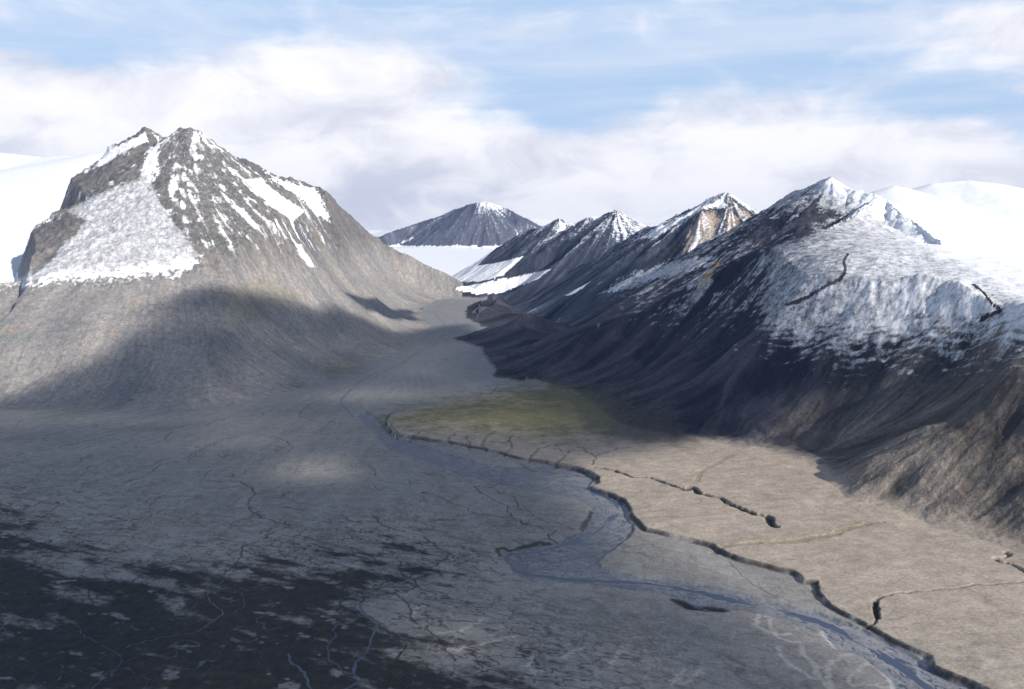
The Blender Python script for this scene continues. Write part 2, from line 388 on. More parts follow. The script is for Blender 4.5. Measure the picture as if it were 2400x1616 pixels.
sd_i = 0
for z_, w_, dp, dk, wt, pts in [
    (0, 9, 3, .5, .9, ZA((1560, 790), (1480, 860), (1420, 900), (1430, 960), (1500, 1030), (1510, 1060), (1420, 1120), (1330, 1180), (1200, 1200), (1080, 1215), (960, 1250), (830, 1290))),
    (0, 7, 3, .5, .8, ZA((1600, 790), (1590, 880), (1650, 930), (1660, 1000), (1600, 1040), (1510, 1060))),
    (0, 6, 3, .5, .8, ZA((1430, 960), (1350, 960), (1290, 1040), (1230, 1100), (1160, 1140), (1140, 1180))),
    (0, 6, 3, .5, .8, ZA((1190, 850), (1160, 890), (1090, 1020), (1060, 1070), (980, 1080), (900, 1110), (830, 1200))),
    (0, 9, 3, .5, .8, ZA((480, 1100), (540, 1160), (600, 1220), (660, 1250), (760, 1300), (810, 1340), (820, 1400), (700, 1480), (640, 1540), (560, 1640))),
    (0, 9, 3, .5, .7, ZA((100, 1060), (270, 1100), (420, 1150), (560, 1210), (640, 1240))),
    (0, 6, 2, .5, .7, ZA((820, 1080), (740, 1130), (680, 1180), (640, 1220))),
    (0, 6, 2, .5, .7, ZA((470, 870), (440, 920), (380, 940), (330, 990), (230, 1040), (160, 1080))),
    (0, 8, 3, .9, .3, ZA((740, 815), (650, 820), (600, 835), (640, 860), (600, 910), (640, 970), (560, 1050), (490, 1100))),
    (0, 7, 3, .9, 0, ZA((600, 915), (740, 900), (850, 870), (940, 810), (1060, 740), (1180, 700), (1290, 670))),
    (0, 8, 4, .85, .2, ZA((1480, 150), (1595, 155), (1690, 185), (1740, 240), (1690, 290), (1710, 350), (1790, 400), (1940, 440), (1965, 465), (1850, 500), (1780, 550), (1650, 600), (1640, 660), (1600, 720), (1520, 790))),
    (0, 6, 3, .8, .1, ZA((1740, 240), (1850, 210), (1960, 160), (2010, 160))),
    (0, 6, 3, .9, 0, ZA((830, 170), (940, 130), (1040, 90), (1050, 60), (1130, 30), (1290, 5), (1340, -40), (1400, -60))),
    (0, 5, 3, .7, 0, ZA((500, 280), (610, 240), (740, 210), (940, 165), (1000, 150))),
    (0, 13, 4, .6, .9, ZA((1960, 1330), (1980, 1370), (2070, 1440), (2110, 1560), (2150, 1640))),
    (0, 11, 4, .6, .8, ZA((2290, 1120), (2270, 1160), (2290, 1200), (2230, 1270), (2240, 1350), (2290, 1390), (2330, 1440))),
    (0, 8, 3, .8, .5, ZA((1620, 1300), (1720, 1240), (1850, 1190), (1870, 1150), (1820, 1090), (1880, 1020), (1900, 960), (1920, 900))),
    (0, 9, 4, .8, .3, ZA((2420, 900), (2320, 870), (2200, 830), (2060, 800), (1960, 760))),
    (0, 8, 3, .9, 0, ZA((830, 1420), (980, 1370), (1150, 1300), (1280, 1240), (1420, 1180), (1560, 1140))),
    (0, 8, 3, .8, .4, ZA((1980, 1370), (2040, 1310), (2120, 1230), (2200, 1190), (2250, 1130), (2323, 1090))),
    (0, 7, 3, .7, .4, ZA((1620, 1420), (1700, 1360), (1740, 1330))),
    (0, 8, 5, .9, .1, ZB((210, 380), (240, 420), (330, 470), (440, 500), (560, 530), (640, 590), (700, 620), (745, 645))),
    (0, 11, 5, .85, .45, ZB((745, 645), (700, 680), (630, 730), (520, 770), (440, 800), (330, 830), (240, 860), (150, 890), (60, 910), (0, 985), (-60, 1010))),
    (0, 7, 4, .9, 0, ZB((440, 800), (500, 830), (510, 860), (460, 890), (350, 910), (240, 930), (160, 950), (140, 970))),
    (0, 14, 5, .6, .9, ZB((-40, 870), (0, 880), (70, 900), (110, 940), (130, 990), (140, 1040), (200, 1080), (250, 1120), (230, 1170), (200, 1230), (170, 1310), (100, 1380), (90, 1450), (130, 1490), (80, 1540), (0, 1600))),
    (0, 10, 4, .6, .6, ZB((130, 990), (60, 1020), (110, 1080), (190, 1140), (220, 1170))),
    (0, 14, 5, .95, .2, ZB((250, 1150), (330, 1180), (420, 1240), (430, 1280), (390, 1340), (350, 1410), (310, 1500), (300, 1600))),
    (0, 6, 4, .85, 0, ZB((380, 910), (410, 950), (450, 1000), (465, 1040), (480, 1090), (560, 1150), (620, 1180), (680, 1250), (730, 1310), (780, 1370))),
    (0, 7, 4, .85, 0, ZB((910, 190), (970, 240), (1060, 290), (1120, 320), (1150, 380), (1210, 410), (1260, 440), (1380, 470), (1460, 490), (1400, 520), (1470, 560))),
    (0, 7, 4, .85, 0, ZB((540, 230), (600, 230), (690, 270), (760, 310), (850, 330), (900, 370), (1000, 380), (1120, 400), (1200, 430), (1260, 450))),
    (0, 6, 4, .85, 0, ZB((1000, 195), (1040, 200), (1090, 240), (1170, 260), (1210, 320), (1220, 350), (1140, 350))),
    (0, 5, 3, .7, 0, ZB((1240, 320), (1300, 380), (1400, 430), (1480, 440), (1580, 480))),
    (0, 8, 4, .85, 0, ZB((0, 380), (60, 415), (150, 440))),
    (0, 7, 4, .9, .2, ZB((20, 600), (150, 630), (210, 680), (300, 700), (390, 700), (400, 760), (440, 800))),
    (0, 6, 2, .4, 0, ZB((640, 950), (800, 980), (980, 990), (1160, 1000), (1300, 1005))),
    (0, 6, 3, .7, 0, ZB((890, 1360), (960, 1400), (1090, 1450), (1140, 1500), (1130, 1540))),
    (0, 6, 2, .5, 0, ZB((1380, 1015), (1500, 1020), (1640, 1050))),
    (0, 6, 3, .6, 0, ZC((300, 690), (400, 780), (500, 870), (600, 920))),
    (0, 6, 2, .45, 0, ZC((30, 700), (130, 740), (250, 780))),
    (0, 7, 4, .8, 0, [(1180, 1065), (1250, 1100), (1340, 1108), (1380, 1115)]),
    (0, 7, 4, .8, .2, [(640, 1022), (672, 1035), (685, 1052), (668, 1062)]),
    (0, 6, 3, .85, 0, [(0, 1075), (80, 1060), (150, 1045), (190, 1038), (290, 1012), (400, 1005), (440, 998), (500, 985), (545, 975)]),
    (0, 6, 3, .85, 0, [(385, 1030), (395, 1018), (405, 1010)]),
    (0, 7, 3, .85, 0, [(430, 1075), (450, 1065), (480, 1050), (500, 1038), (560, 1022)]),
    (0, 5, 3, .8, 0, [(610, 1055), (640, 1045), (655, 1046)]),
    (0, 5, 3, .7, 0, [(325, 985), (345, 978), (380, 970), (460, 962)]),
    (0, 5, 3, .8, 0, [(615, 975), (625, 965), (660, 962), (675, 962), (645, 972)]),
]:
    sd_i += 1
    channel(pts, w_ * (.36 if wt < .6 else .29), dp * .35, dk * .9, wt * .58, z=z_, seed=sd_i, wob=1.6)

channel([(900, 985), (950, 962), (1060, 940), (1132, 926)], 7, 0, .25, .5, z=10, seed=58)
channel([(830, 970), (800, 930), (860, 880), (960, 840), (1030, 800), (1040, 770), (1020, 740), (1060, 715)], 7, 0, .1, .5, z=20, seed=59)
channel([(760, 985), (700, 960), (800, 905), (900, 870), (990, 820)], 6, 0, .3, .3, z=20, seed=60)
# deep gullies in the terrace and along the fans, their shade painted dark
channel([(1385, 1092), (1440, 1098), (1480, 1112), (1520, 1114), (1570, 1132), (1605, 1142)], 9, 9, .85, z=24, seed=61, wob=.6)
channel(ZC((0, 190), (30, 200), (60, 175), (100, 210), (150, 225), (260, 250), (330, 290), (400, 315), (470, 345), (540, 360), (590, 370), (600, 420), (640, 440)), 13, 15, .9, z=24, seed=62, wob=.7)
channel(ZC((2320, 812), (2150, 822), (1960, 840), (1780, 855), (1600, 875), (1480, 890), (1380, 905), (1320, 940), (1310, 960), (1325, 1000), (1330, 1040), (1310, 1085), (1260, 1100)), 5, 4, .55, z=24, seed=63, wob=.6)
channel(ZC((1310, 945), (1318, 1000), (1328, 1050)), 9, 12, .9, z=24, seed=64)
channel(ZC((2330, 750), (2250, 700), (2130, 665), (2220, 640), (2200, 615)), 8, 8, .35, z=24, seed=65)
channel(ZC((1350, 410), (1230, 425), (1100, 460), (970, 500), (850, 520), (650, 540), (480, 550), (290, 570), (200, 590)), 16, 3, gr=.3, z=24, seed=66, soft=2)
channel(ZC((330, -40), (200, 20), (110, 80), (100, 140)), 16, 2, gr=.25, z=24, seed=67, soft=2)
channel([(1170, 1302), (1168, 1286), (1200, 1284), (1240, 1274), (1290, 1270)], 8, 0, .75, gr=.35, z=2, seed=68)
channel([(1362, 1240), (1376, 1215), (1384, 1195)], 8, 0, .7, gr=.3, z=2, seed=69)
channel([(1588, 1408), (1620, 1421), (1660, 1424), (1690, 1428)], 22, 0, .95, z=0, seed=70, wob=.3)
# gullies draining the green fan
for k, pts in enumerate([
    [(1140, 1050), (1130, 1035), (1150, 1015), (1165, 1008)], [(1060, 1034), (1050, 1020), (1080, 1010)], [(1100, 1045), (1095, 1025), (1090, 1022)],
    [(1240, 1076), (1260, 1050), (1290, 1040), (1330, 1035)], [(1180, 1062), (1200, 1045), (1195, 1030)], [(1385, 1088), (1395, 1070), (1370, 1050), (1350, 1040)],
    [(1400, 1066), (1440, 1050), (1480, 1045)], [(1300, 1085), (1330, 1060), (1310, 1048)], [(960, 1025), (985, 1010), (1010, 1005)], [(1200, 1020), (1180, 1035), (1150, 1030)]]):
    channel(pts, 4.5, 3, .45, z=20, seed=80 + k, wob=2, soft=1.8)
for k, pts in enumerate([
    ZC((560, 1050), (590, 1110), (640, 1190), (700, 1230), (800, 1270), (850, 1370), (910, 1410), (930, 1480), (1000, 1560)),
    ZC((1140, 1330), (1010, 1380), (980, 1430), (1000, 1500), (1010, 1560)), ZC((1280, 1390), (1140, 1480), (1170, 1540), (1430, 1540), (1340, 1430)), ZC((950, 1160), (940, 1190), (980, 1240), (1060, 1290)),
    ZC((540, 1060), (500, 1120), (620, 1180), (740, 1190)), ZC((660, 1280), (680, 1350), (760, 1410), (900, 1500)), ZC((0, 1530), (80, 1470), (140, 1460)),
    ZB((730, 1310), (830, 1290), (930, 1260), (1040, 1240), (1160, 1210), (1280, 1200)), ZB((650, 1200), (750, 1170), (850, 1150), (960, 1090)), ZB((1150, 1520), (1210, 1480), (1300, 1460), (1390, 1440)),
    ZB((470, 1080), (500, 1030), (560, 1000)), ZB((1840, 1420), (1860, 1350), (1930, 1300), (1935, 1290)), ZB((2323, 1430), (2290, 1500), (2240, 1540)), ZB((1530, 1370), (1550, 1320), (1640, 1290)),
    ZB((1300, 1450), (1290, 1400), (1300, 1330))]):
    channel(pts, 3.6, 0, pl=.8, z=0, seed=120 + k, soft=2.2, wob=2.5)

# random short dark creeks scattered over the plain, following the fan's fall line
r2 = np.random.default_rng(5)
for k in range(620):
    sx, sy = r2.uniform(-60, 1150), r2.uniform(990, 1420)
    dens = (.25 if sy < 1150 else .55) if sx < 780 else .3
    if sx > 780 and sy > 1150 or r2.random() > dens:
        continue
    L = r2.uniform(12, 55)
    ang = math.radians(r2.normal(-22, 10) if sx < 650 else r2.normal(20, 25))
    pts = [(sx + L * t * math.cos(ang) + r2.normal(0, 2.5), sy + L * t * math.sin(ang) + r2.normal(0, 2.0)) for t in (0, .3, .6, 1)]
    channel(pts, r2.uniform(2, 3.6), .7, r2.uniform(.3, .7), z=0, wob=.8, seed=300 + k)

near_wet = [(-200, 1190), (30, 1230), (110, 1290), (180, 1335), (230, 1365), (300, 1350), (370, 1335), (460, 1340), (520, 1345), (600, 1325), (690, 1340), (800, 1300), (900, 1290), (980, 1310), (950, 1350), (870, 1400), (850, 1440),
            (900, 1490), (960, 1530), (1100, 1560), (1180, 1600), (1150, 1700), (-300, 1700)]
nw = world_line(near_wet, 0)
idx = np.nonzero((xf < 800) & (yf < 5000))[0]
wsd = np.full(NV, -1e4, f32)
wsd[idx] = sdf_poly(nw, xf[idx], yf[idx])
rot = math.radians(25)
ax_ = xf * math.cos(rot) - yf * math.sin(rot)
ay_ = xf * math.sin(rot) + yf * math.cos(rot)
wn = fbm(ax_ * .35, ay_, 95, 5, 31, .62)
wr = fbm(ax_ * .6 + 30 * n60, ay_, 48, 4, 37, .6, ridged=True)
wn = wn + .22 * (wr - .3)
wetveg = sstep(-.3, .6, wn * 1.9 + .35 * n25 + .2 * n60 + np.clip(wsd / 260, -1.2, .75) + .05)
dark = np.maximum(dark, wetveg * .93)
web1 = (1 - sstep(.0, .07, np.abs(fbm(ax_ * .55 + 20 * n60, ay_, 75, 4, 53, .6)))) * sstep(-750, -60, wsd + 160 * n400_)
web2 = (1 - sstep(.0, .09, np.abs(fbm(ax_ * .45, ay_ + 15 * n60, 130, 4, 57, .6)))) * sstep(-1500, -200, wsd + 300 * n400_) * .32
dark = np.maximum(dark, .85 * np.maximum(web1, web2) * (terr_in < .5))
wn2 = fbm(ax_ * .5, ay_, 70, 4, 44, .6)
dark *= 1 - .8 * sstep(.16, .36, wn2 + .25 * n25 - .12 * sstep(0, 300, -yf + 2900)) * (wsd < 900)
braid = 1 - sstep(.0, .055, np.abs(fbm(ax_ + 40 * n60, ay_, 130, 3, 51)))
water = np.maximum(water, .5 * braid * sstep(0, 160, wsd) * sstep(-.05, .2, fbm(xf, yf, 500, 2, 77)))

# ------------------------------------------------------------------ down-slope streaks (line integral convolution along the fall line)
Hg = (base + terr_h).reshape(NR, NC).astype(f32)


def gradient(Hh):
    gr = np.empty_like(Hh)
    gr[1:-1] = (Hh[2:] - Hh[:-2]) / (RR[2:] - RR[:-2])[:, None]
    gr[0], gr[-1] = gr[1], gr[-2]
    gt = np.empty_like(Hh)
    gt[:, 1:-1] = (Hh[:, 2:] - Hh[:, :-2]) / (RR[:, None] * (TH[2:] - TH[:-2])[None, :])
    gt[:, 0], gt[:, -1] = gt[:, 1], gt[:, -2]
    return gr.astype(f32), gt.astype(f32)


gr, gt = gradient(Hg)
slope = np.sqrt(gr * gr + gt * gt)
dr = np.gradient(RR).astype(f32)
dth = np.gradient(TH).astype(f32)
inv = 1 / (slope + 1e-4)
DI = -(gr * inv) / dr[:, None]
DJ = -(gt * inv) / (RR[:, None] * dth[None, :]).astype(f32)
x2, y2 = X.ravel(), Y.ravel()
src = [fbm(xf, yf, 22, 3, 61).reshape(NR, NC), fbm(xf, yf, 110, 3, 71).reshape(NR, NC), fbm(xf, yf, 330, 4, 81).reshape(NR, NC)]
steps = 18
stepm = (RR * .0019).astype(f32)[:, None]
acc = [s.copy() for s in src]
I0, J0 = np.meshgrid(np.arange(NR, dtype=f32), np.arange(NC, dtype=f32), indexing='ij')
for sgn in (1, -1):
    pi, pj = I0.copy(), J0.copy()
    for k in range(steps):
        ii = np.clip(pi + .5, 0, NR - 1).astype(np.int32)
        jj = np.clip(pj + .5, 0, NC - 1).astype(np.int32)
        flat = ii * NC + jj
        pi += sgn * stepm * DI.ravel()[flat]
        pj += sgn * stepm * DJ.ravel()[flat]
        ii = np.clip(pi + .5, 0, NR - 1).astype(np.int32)
        jj = np.clip(pj + .5, 0, NC - 1).astype(np.int32)
        flat = ii * NC + jj
        for a, s in zip(acc, src):
            a += s.ravel()[flat]
del I0, J0, pi, pj
streak = [(a / a[slope > .15].std()).ravel().astype(f32) for a in acc]
slope_f = slope.ravel()
smask = sstep(.10, .34, slope_f)

grp[(xf < -700) & (yf < 9500) & (grp > 3)] = 1

# ------------------------------------------------------------------ final heights
rockm = steep * smask
n120_ = fbm(xf, yf, 200, 3, 141)
g = grp
icy = ((g == 3) | (g == 9) | (g == 5)).astype(f32)
patch = sstep(-.35, .35, fbm(xf, yf, 600, 3, 321))
snowy4 = ((g == 4) * sstep(.34, .22, slope_f)).astype(f32)
dz = rockm * (1 - .85 * icy) * (1 - .8 * snowy4) * ((.8 + .7 * (g != 1)) * streak[1] + (.35 + .55 * (g != 1)) * streak[0] * sstep(2500, 6000, rad)) * (.2 + .8 * patch) * (.5 + .5 * sstep(300, 1100, base))
isfar = ((g == 6) | (g == 7) | (g == 8) | (g == 2)).astype(f32)
ridge4 = ((g == 4) * sstep(.28, .42, slope_f)).astype(f32)
dz += rockm * (1 - .9 * icy) * ((5 + 11 * isfar + (g == 4) * (3 + 7 * sstep(1500, 1000, xf))) * streak[2] + (4.5 * isfar + 1.5 * ridge4) * streak[1])
crag = fbm(wx, wy, 330, 6, 91, .56, ridged=True) + .5 * fbm(wx + .6 * wy, wy, 110, 4, 95, .55, ridged=True)
strata = np.abs(((base + .35 * xf + 40 * n120_) / 62) % 1.0 - .5).astype(f32) * 2
cragm = rockm * (1 - .9 * icy) * sstep(.36, .6, slope_f) * sstep(420, 950, base + 200 * n120_)
dz += cragm * (32 + 4 * isfar) * crag + cragm * (g <= 2) * (15 * fbm(wx, wy, 75, 4, 97, .6, ridged=True) + 10 * strata)
dz += steep * (1 - .7 * icy) * 5 * fbm(xf, yf, 90, 4, 101)
hum = sstep(.02, .12, slope_f)
dz += rockm * (g == 4) * sstep(5500, 4500, yf) * 3.5 * fbm(wx, wy, 45, 4, 103, .6, ridged=True)
dz += (1 - steep) * hum * 2.5 * n60
dz += (1 - steep) * .3 * n25
Z = base + terr_h + river_h * (1 - terr_in) + cut * (1 - steep * .3) + dz
# hummocky rise at the left mountain's foot
U, V = project(xf, yf, Z)

# ------------------------------------------------------------------ colours
n400 = fbm(xf, yf, 420, 4, 131)
n120 = fbm(xf, yf, 120, 4, 141)
n40 = fbm(xf, yf, 40, 3, 151)


def col(c): return np.array(c, f32)


def lerp(a, b, t): return a + (b - a) * t[:, None]


alb = np.empty((NV, 3), f32)
# plain: grey silt
alb[:] = col((.255, .245, .232))
flow = fbm(np.arctan2(xf + 800, yf - 7200) * 2600, np.sqrt((xf + 800) ** 2 + (yf - 7200) ** 2) * .12, 60, 4, 161)
alb *= (1 + .20 * flow + .16 * n400 + .10 * n25 + .08 * n40)[:, None]
fl2 = fbm(np.arctan2(xf + 800 + 60 * n120, yf - 7200) * 5200, np.sqrt((xf + 800) ** 2 + (yf - 7200) ** 2) * .07, 42, 3, 163)
lines_ = (1 - sstep(.0, .10, np.abs(fl2))) * sstep(-.1, .3, fbm(xf, yf, 380, 3, 165))
alb *= (1 - .28 * lines_ * (1 - terr_in))[:, None]
alb = lerp(alb, col((.36, .305, .245)) * (1 + .12 * n120 + .10 * flow)[:, None], terr_in * sstep(3000, 900, V) * (1 - sstep(5200, 6200, yf)))
tl2 = fbm((xf + .5 * yf) * .22 + 25 * n120, yf - .3 * xf, 40, 4, 167)
alb *= (1 + terr_in * (.16 * tl2 - .22 * (1 - sstep(0, .08, np.abs(fbm((xf + .5 * yf) * .3, yf - .3 * xf + 20 * n60, 70, 3, 169)))) * sstep(0, .3, n400)))[:, None]
alb = lerp(alb, col((.40, .38, .35)), np.clip(pale, 0, 1))
# rock
tone_l = np.clip(.5 + .07 * streak[1] + .12 * streak[2] + .45 * n400 + .25 * n120, 0, 1)
rock = lerp(np.tile(col((.19, .187, .192)), (NV, 1)), np.tile(col((.32, .295, .27)), (NV, 1)), tone_l)
rock = lerp(rock, np.tile(col((.20, .215, .20)), (NV, 1)), sstep(.1, .5, fbm(xf, yf, 300, 4, 171)) * .6)
rock = lerp(rock, np.tile(col((.36, .25, .17)), (NV, 1)), sstep(.35, .6, fbm(xf, yf, 170, 4, 181)) * .5)
rockr = lerp(np.tile(col((.018, .019, .030)), (NV, 1)), np.tile(col((.072, .068, .082)), (NV, 1)), np.clip(.36 + .16 * streak[1] + .26 * streak[2] + .35 * n400 + .2 * n120, 0, 1))  # dark navy tone paints the slope's blue shade into the rock
rockr = lerp(rockr, np.tile(col((.135, .115, .095)), (NV, 1)) * (1 + .25 * streak[2] + .15 * streak[1])[:, None].clip(.3, 1.6), (.85 * sstep(4700, 3900, yf + 300 * n400) * sstep(1150, 1500, xf + 200 * n120)).astype(f32))  # brown near hill, its sunlit lightness painted in
rockf = np.tile(col((.05, .058, .085)), (NV, 1)) * (1 + .25 * streak[2] + .2 * streak[1])[:, None].clip(.4, 1.7)  # blue tint paints distance haze into the far rock
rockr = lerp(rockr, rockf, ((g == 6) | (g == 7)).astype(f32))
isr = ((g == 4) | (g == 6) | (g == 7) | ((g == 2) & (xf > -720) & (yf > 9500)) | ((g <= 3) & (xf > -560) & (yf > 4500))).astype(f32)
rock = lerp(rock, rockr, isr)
rock = np.where((g == 8)[:, None], col((.10, .11, .145)) * (1 + .2 * streak[1] + .2 * streak[2])[:, None], rock)  # valley-head rock, haze blue painted in
up1 = ((g == 1) | (g == 2)) * sstep(620, 1000, base + 220 * n120 + 160 * n400)
rock *= (1 - .42 * up1)[:, None]
rock *= (1 + (.05 + .08 * isr) * streak[0] + .22 * n40 + .24 * n25 + .3 * fbm(xf, yf, 12, 2, 155))[:, None].clip(.4, 1.8)
alb = lerp(alb, np.tile(col((.225, .228, .235)), (NV, 1)) * (1 + .12 * flow)[:, None], (1 - steep) * sstep(5200, 6500, yf) * .8)
alb = lerp(alb, rock, steep)
# tan cliff and ochre streak
for P_, c_, gs in (([(1648, 492), (1628, 515), (1612, 555), (1603, 590), (1625, 588), (1668, 572), (1676, 540), (1690, 515), (1680, 495)], (.36, .30, .24), [6]), ([(1702, 495), (1698, 530), (1700, 560), (1730, 535), (1735, 510)], (.33, .27, .21), [4, 6]),
                   ([(1722, 490), (1704, 464), (1766, 512), (1735, 512)], (.30, .25, .21), [6]),
                   ([(1683, 612), (1690, 612), (1655, 665), (1636, 672), (1660, 640)], (.40, .27, .13), [4])):
    d = poly_px(P_, 30, U, V) + 5 * n40 + 4 * streak[0]
    m_ = sstep(-3, 4, d) * np.isin(g, gs)
    alb = lerp(alb, np.tile(col(c_), (NV, 1)) * (1 + .2 * streak[0])[:, None].clip(.5, 1.5), m_.astype(f32))
# dark heath around the green fan
hp = poly_px([(1180, 915), (1300, 905), (1450, 925), (1580, 985), (1640, 1040), (1520, 1046), (1430, 1030), (1370, 1000), (1330, 965), (1240, 940)], 80, U, V)
alb = lerp(alb, col((.055, .048, .045)) * (1 + .5 * n40 + .4 * n25)[:, None].clip(.4, 1.8), (.85 * sstep(-22, 24, hp + 22 * n120 + 12 * n40)).astype(f32))
# green fan
gp = poly_px([(900, 985), (960, 968), (1080, 945), (1180, 925), (1300, 915), (1420, 935), (1450, 970), (1440, 1020), (1330, 1030), (1200, 1012), (1080, 1000), (980, 1000)], 200, U, V)
gm = sstep(-40, 30, gp + 40 * n120 + 22 * n40 + 10 * n25) * .85 * (1 - .7 * sstep(1290, 1460, U))
green = np.maximum(green, gm)
for P_, a_ in (([(760, 860), (840, 850), (850, 865), (780, 885)], .35), ([(500, 690), (620, 660), (700, 700), (560, 760)], .25)):
    green = np.maximum(green, a_ * sstep(-25, 15, poly_px(P_, 100, U, V) + 14 * n120))
gcol = lerp(np.tile(col((.20, .165, .05)), (NV, 1)), np.tile(col((.085, .10, .04)), (NV, 1)), np.clip(.5 + .7 * n120 + .6 * n40 + .4 * n25, 0, 1))
alb = lerp(alb, gcol, np.clip(green, 0, 1))
alb = lerp(alb, col((.015, .014, .011)) * (1 + .9 * n40 + .6 * n25).clip(.25, 2.5)[:, None], np.clip(dark, 0, .95))

bank = np.exp(-((sd + 1) / 6.5) ** 2) * fade * sstep(-.45, .05, n120 + .5 * n40) * .9  # shade on the cut bank, painted into its colour
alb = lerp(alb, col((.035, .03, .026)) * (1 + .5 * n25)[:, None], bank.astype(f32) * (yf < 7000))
# river: braided water and bars
isriv = (rsd > -2) & (terr_in < .5) & (Y.ravel() < 6000)
ang = np.arctan2(xf - 300, yf - 9000)
bn = fbm(px * .9 + .4 * py, py * 1.9 - .5 * px, 150, 4, 201)
bars = np.abs(bn)
wriv = .8 * (1 - sstep(.02, .06, bars)) * sstep(0, 18, rsd)
uptube = sstep(4700, 3600, yf) * 0 + sstep(3200, 3900, yf)
mainline = world_line(smooth_line([(845, 970), (880, 1012), (960, 1052), (1080, 1088), (1180, 1105), (1290, 1125), (1370, 1145), (1430, 1170), (1455, 1195), (1420, 1225), (1370, 1260), (1280, 1290), (1200, 1300), (1200, 1325), (1240, 1345), (1330, 1358),
                                   (1450, 1362), (1560, 1374), (1660, 1395), (1760, 1415), (1860, 1440), (1950, 1470), (2040, 1520), (2120, 1570), (2200, 1630)], 4), -5)
idx = np.nonzero(isriv)[0]
ml = np.full(NV, 1e4, f32)
ml[idx] = line_dist(mainline, px[idx] + 15 * n120[idx], py[idx])
cum = np.concatenate([[0], np.cumsum(np.linalg.norm(np.diff(mainline, axis=0), axis=1))])
near_d = np.full(len(idx), 1e9, f32)
ss, tt = np.zeros(len(idx), f32), np.zeros(len(idx), f32)
for i in range(len(mainline) - 1):
    a_, d_ = mainline[i], mainline[i + 1] - mainline[i]
    l_ = math.hypot(*d_) + 1e-6
    t_ = np.clip(((px[idx] - a_[0]) * d_[0] + (py[idx] - a_[1]) * d_[1]) / l_ ** 2, 0, 1)
    qx, qy = px[idx] - a_[0] - t_ * d_[0], py[idx] - a_[1] - t_ * d_[1]
    q_ = qx * qx + qy * qy
    m_ = q_ < near_d
    near_d[m_] = q_[m_]
    ss[m_] = (cum[i] + t_ * l_)[m_]
    tt[m_] = ((d_[0] * qy - d_[1] * qx) / l_)[m_]
bb = fbm(ss * .16, tt, 22, 4, 205) + .3 * fbm(ss * .3, tt, 60, 2, 207)
wriv = wriv * 0
wriv[idx] = (1 - sstep(.02, .075, np.abs(bb))) * sstep(0, 14, rsd[idx]) * .9
bn = bn * 0
bn[idx] = bb
wriv = np.maximum(wriv, 1 - sstep(3, 10, ml + 30 * bn))
water = np.where(isriv, np.maximum(water, wriv), water)

# ------------------------------------------------------------------ snow
snow = np.full(NV, -1.0, f32)
# left mountain: sparse spots on the crags
spot = .62 * fbm(wx, wy, 110, 5, 211, .62) + .62 * fbm(wx + wy, (wy - wx) * .35, 85, 4, 215, .6) + .25 * n400
sl = -.74 + .50 * sstep(560, 1050, base) + .62 * sstep(600, 1000, base) * sstep(.02, .5, spot + .08 * streak[0] + .16 * streak[1]) + .22 * fbm(xf, yf, 30, 3, 261) + .2 - .13 * sstep(345, 385, U - .25 * (V - 345)) - .35 * sstep(385, 345, U - .25 * (V - 345)) - .2 * sstep(560, 700, U) * sstep(1200, 1900, base)
sl = np.where(g == 1, sl, -1)
snow = np.maximum(snow, sl)


def snow_poly(pts, val, soft=12, noise=14, out=-.9, groups=None):
    global snow
    d = poly_px(pts, 60, U, V) + noise * (n120 * .7 + .8 * n40 + .5 * n25) + .05 * noise * streak[0] * smask
    m = sstep(-soft, soft, d)
    v = out + (val - out) * m
    ok = (m > 0) & (np.isin(g, groups) if groups is not None else True)
    snow = np.where(ok, np.maximum(snow, v), snow)


snow_poly([(372, 340), (360, 420), (380, 470), (430, 540), (475, 600), (440, 640), (300, 640), (80, 665), (-50, 680), (60, 640), (95, 545), (135, 500), (215, 455), (320, 415)], .09, 12, 5, groups=[1, 3])
snow_poly([(75, 660), (110, 625), (250, 625), (380, 610), (440, 585), (478, 600), (450, 640), (380, 655), (260, 660), (100, 672), (-20, 678), (0, 668)], .42, 22, 30, groups=[1, 3])
snow_poly([(255, 350), (343, 308), (352, 335), (300, 352), (245, 392), (200, 405)], .5, 8, 8, groups=[1, 3])
snow_poly([(350, 340), (374, 345), (372, 395), (345, 420), (325, 415)], .35, 6, 8, groups=[1])
snow_poly([(567, 422), (612, 418), (650, 455), (714, 494), (687, 519), (640, 486), (600, 452)], 1.0, 3, 4, groups=[1, 2])
snow_poly([(612, 398), (660, 420), (742, 437), (760, 470), (775, 520), (740, 510), (700, 470), (650, 440)], .45, 8, 16, groups=[2])
snow_poly([(690, 570), (705, 572), (740, 628), (725, 625), (700, 600)], .7, 4, 6, groups=[1, 2])
snow = np.where((g == 2) & (snow < -.5), -.45 + .6 * sstep(600, 1400, base) * sstep(.2, .5, spot), snow)
alb = np.where(isriv[:, None], alb * col((.80, .86, .98)), alb)
snow = np.where((g == 3) | (g == 9), .95 + .25 * n400, snow)
# rocky windows in the ice cap face
for P_ in ([(95, 545), (160, 500), (195, 520), (150, 570), (110, 620), (80, 640), (80, 590)], [(172, 432), (240, 388), (320, 360), (330, 375), (280, 405), (200, 445)]):
    d = poly_px(P_, 40, U, V) + 12 * n40 + 8 * n120
    snow = np.where((g == 1), snow - .75 * sstep(-8, 10, d), snow)
